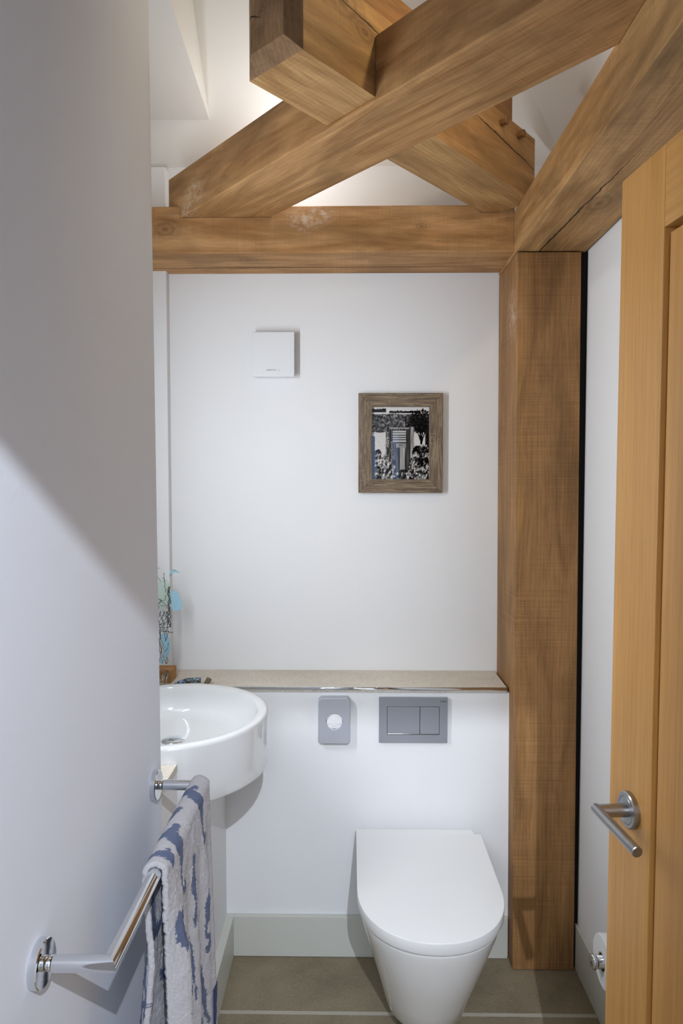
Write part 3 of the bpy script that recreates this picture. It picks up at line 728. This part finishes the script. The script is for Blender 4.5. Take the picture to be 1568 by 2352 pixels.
for c_ in wb.children:
    if not c_.name.startswith('base_block'): c_.scale=(1.32,1.1,1.0)
dsh=empty('glass_dish',(-.607,2.088,ZL+.0005)); tag(dsh,'small clear cut glass dish at the wall edge in front of the sculpture','dish')
bm=bmesh.new(); n_=18
prof=[(.026,0),(.032,.004),(.040,.030),(.041,.046),(.037,.046),(.028,.010)]
lathe(bm,prof,n=n_,cap0=True,cap1=True); bmesh.ops.inset_individual(bm,faces=[f for f in bm.faces if len(f.verts)==4],thickness=.0012,depth=-.0012)
link('glass_bowl',bm,M['glass'],dsh)
orn=empty('lizard_ornament',(-.505,2.116,ZL+.0005))
tag(orn,'dark speckled curved ornament lying on the ledge behind the basin rim','ornament')
k=NT('mosaic'); tc=k.n('ShaderNodeTexCoord').outputs['Object']; vo=k.n('ShaderNodeTexVoronoi'); vo.inputs['Scale'].default_value=170; k.l(tc,vo.inputs['Vector'])
k.l(k.ramp(vo.outputs['Color'],[(.2,lin((52,52,48))),(.5,lin((90,92,86))),(.75,lin((120,150,185)))]),k.b.inputs['Base Color']); k.b.inputs['Roughness'].default_value=.25
bm=bmesh.new(); tube(bm,[(-.050+.0075*i,.0,.003+.0115*math.sin(PI*(i/22)**.8*.9)) for i in range(12)],[.002+.0065*min(1,i/5) for i in range(12)],12); link('body',bm,k.m,orn,True)
bm=bmesh.new(); prism(bm,[(.040,.0),(.046,.012),(.053,.024),(.060,.020),(.067,.017),(.062,.006),(.058,0)],-.006,.006,'y'); link('tail',bm,plain('knurled_brown',(104,94,76),.6,bump=.8,bscale=400),orn,bev=.0015)

# ------------------------------------------------------------------ lights
def area(name,loc,rot,sx,sy,power,col,spread=None):
    l=D.lights.new(name,'AREA'); l.shape='RECTANGLE'; l.size=sx; l.size_y=sy; l.energy=power; l.color=col
    if spread: l.spread=spread
    o=D.objects.new(name,l); C.objects.link(o); o.location=loc; o.rotation_euler=rot; return o
def point(name,loc,power,col,rad):
    l=D.lights.new(name,'POINT'); l.energy=power; l.color=col; l.shadow_soft_size=rad
    o=D.objects.new(name,l); C.objects.link(o); o.location=loc; return o
l=D.lights.new('hall_downlight','SPOT'); l.energy=128; l.color=(.82,.88,1.0); l.shadow_soft_size=.008; l.spot_size=R(150); l.spot_blend=.5
o=D.objects.new('hall_downlight',l); C.objects.link(o); o.location=(.2,-.58,2.278)
o.rotation_euler=(Vector((.05,2.0,.7))-Vector(o.location)).to_track_quat('-Z','Y').to_euler()
# tall daylight window at the end of the hall
area('hall_daylight',(.35,-2.64,1.08),(PI/2,0,0),.40,1.9,16,(.42,.60,1.0))
area('hall_fill',(.1,-1.5,2.55),(0,0,0),1.2,1.2,34,(.80,.88,1.0))  # added hall fill, softens the light coming through the doorway
area('pan_fill',(-.35,-2.0,1.95),(R(78),0,R(-8)),.4,.4,9,(.84,.90,1.0))  # added unseen fill to brighten the front of the toilet pan
# vertical strip light in the alcove over the basin (hidden behind the partition)
area('alcove_strip_light',(-.60,1.43,1.60),(PI/2,0,-R(70)),.03,.7,7.0,(.90,.95,1))
# added fill for the right slope, then the up-light on the tie beam
point('slope_fill',(.62,1.25,2.36),1.5,(1,.95,.85),.02)
point('beam_uplight',(-.17,2.06,2.50),1.7,(.95,.97,1),.02)
l=D.lights.new('warm_spot','SPOT'); l.energy=7.5; l.color=(1,.80,.48); l.shadow_soft_size=.03; l.spot_size=R(105); l.spot_blend=.6
o=D.objects.new('warm_spot',l); C.objects.link(o); o.location=(.40,1.28,2.82); o.rotation_euler=(Vector((.10,1.55,2.40))-Vector(o.location)).to_track_quat('-Z','Y').to_euler()
# added soft fill under the closed ceiling, lifts the room from above
area('overhead_fill',(.22,1.35,3.26),(0,0,0),.5,.7,12,(.80,.90,1))

# ------------------------------------------------------------------ camera
cd=D.cameras.new('camera'); cd.sensor_fit='HORIZONTAL'; cd.sensor_width=24; cd.lens=24.0; cd.clip_start=.02
cam=D.objects.new('camera',cd); C.objects.link(cam); cam.location=(0,0,1.5); cam.rotation_euler=(R(90-2.55),0,R(.8))
sc=bpy.context.scene; sc.camera=cam
wd=D.worlds.new('world'); sc.world=wd; wd.use_nodes=True; wd.node_tree.nodes['Background'].inputs[0].default_value=(.5,.6,.8,1); wd.node_tree.nodes['Background'].inputs[1].default_value=.6
sc.view_settings.view_transform='Standard'; sc.view_settings.look='None'; sc.view_settings.gamma=1; sc.view_settings.use_curve_mapping=False
sc.view_settings.exposure=.32
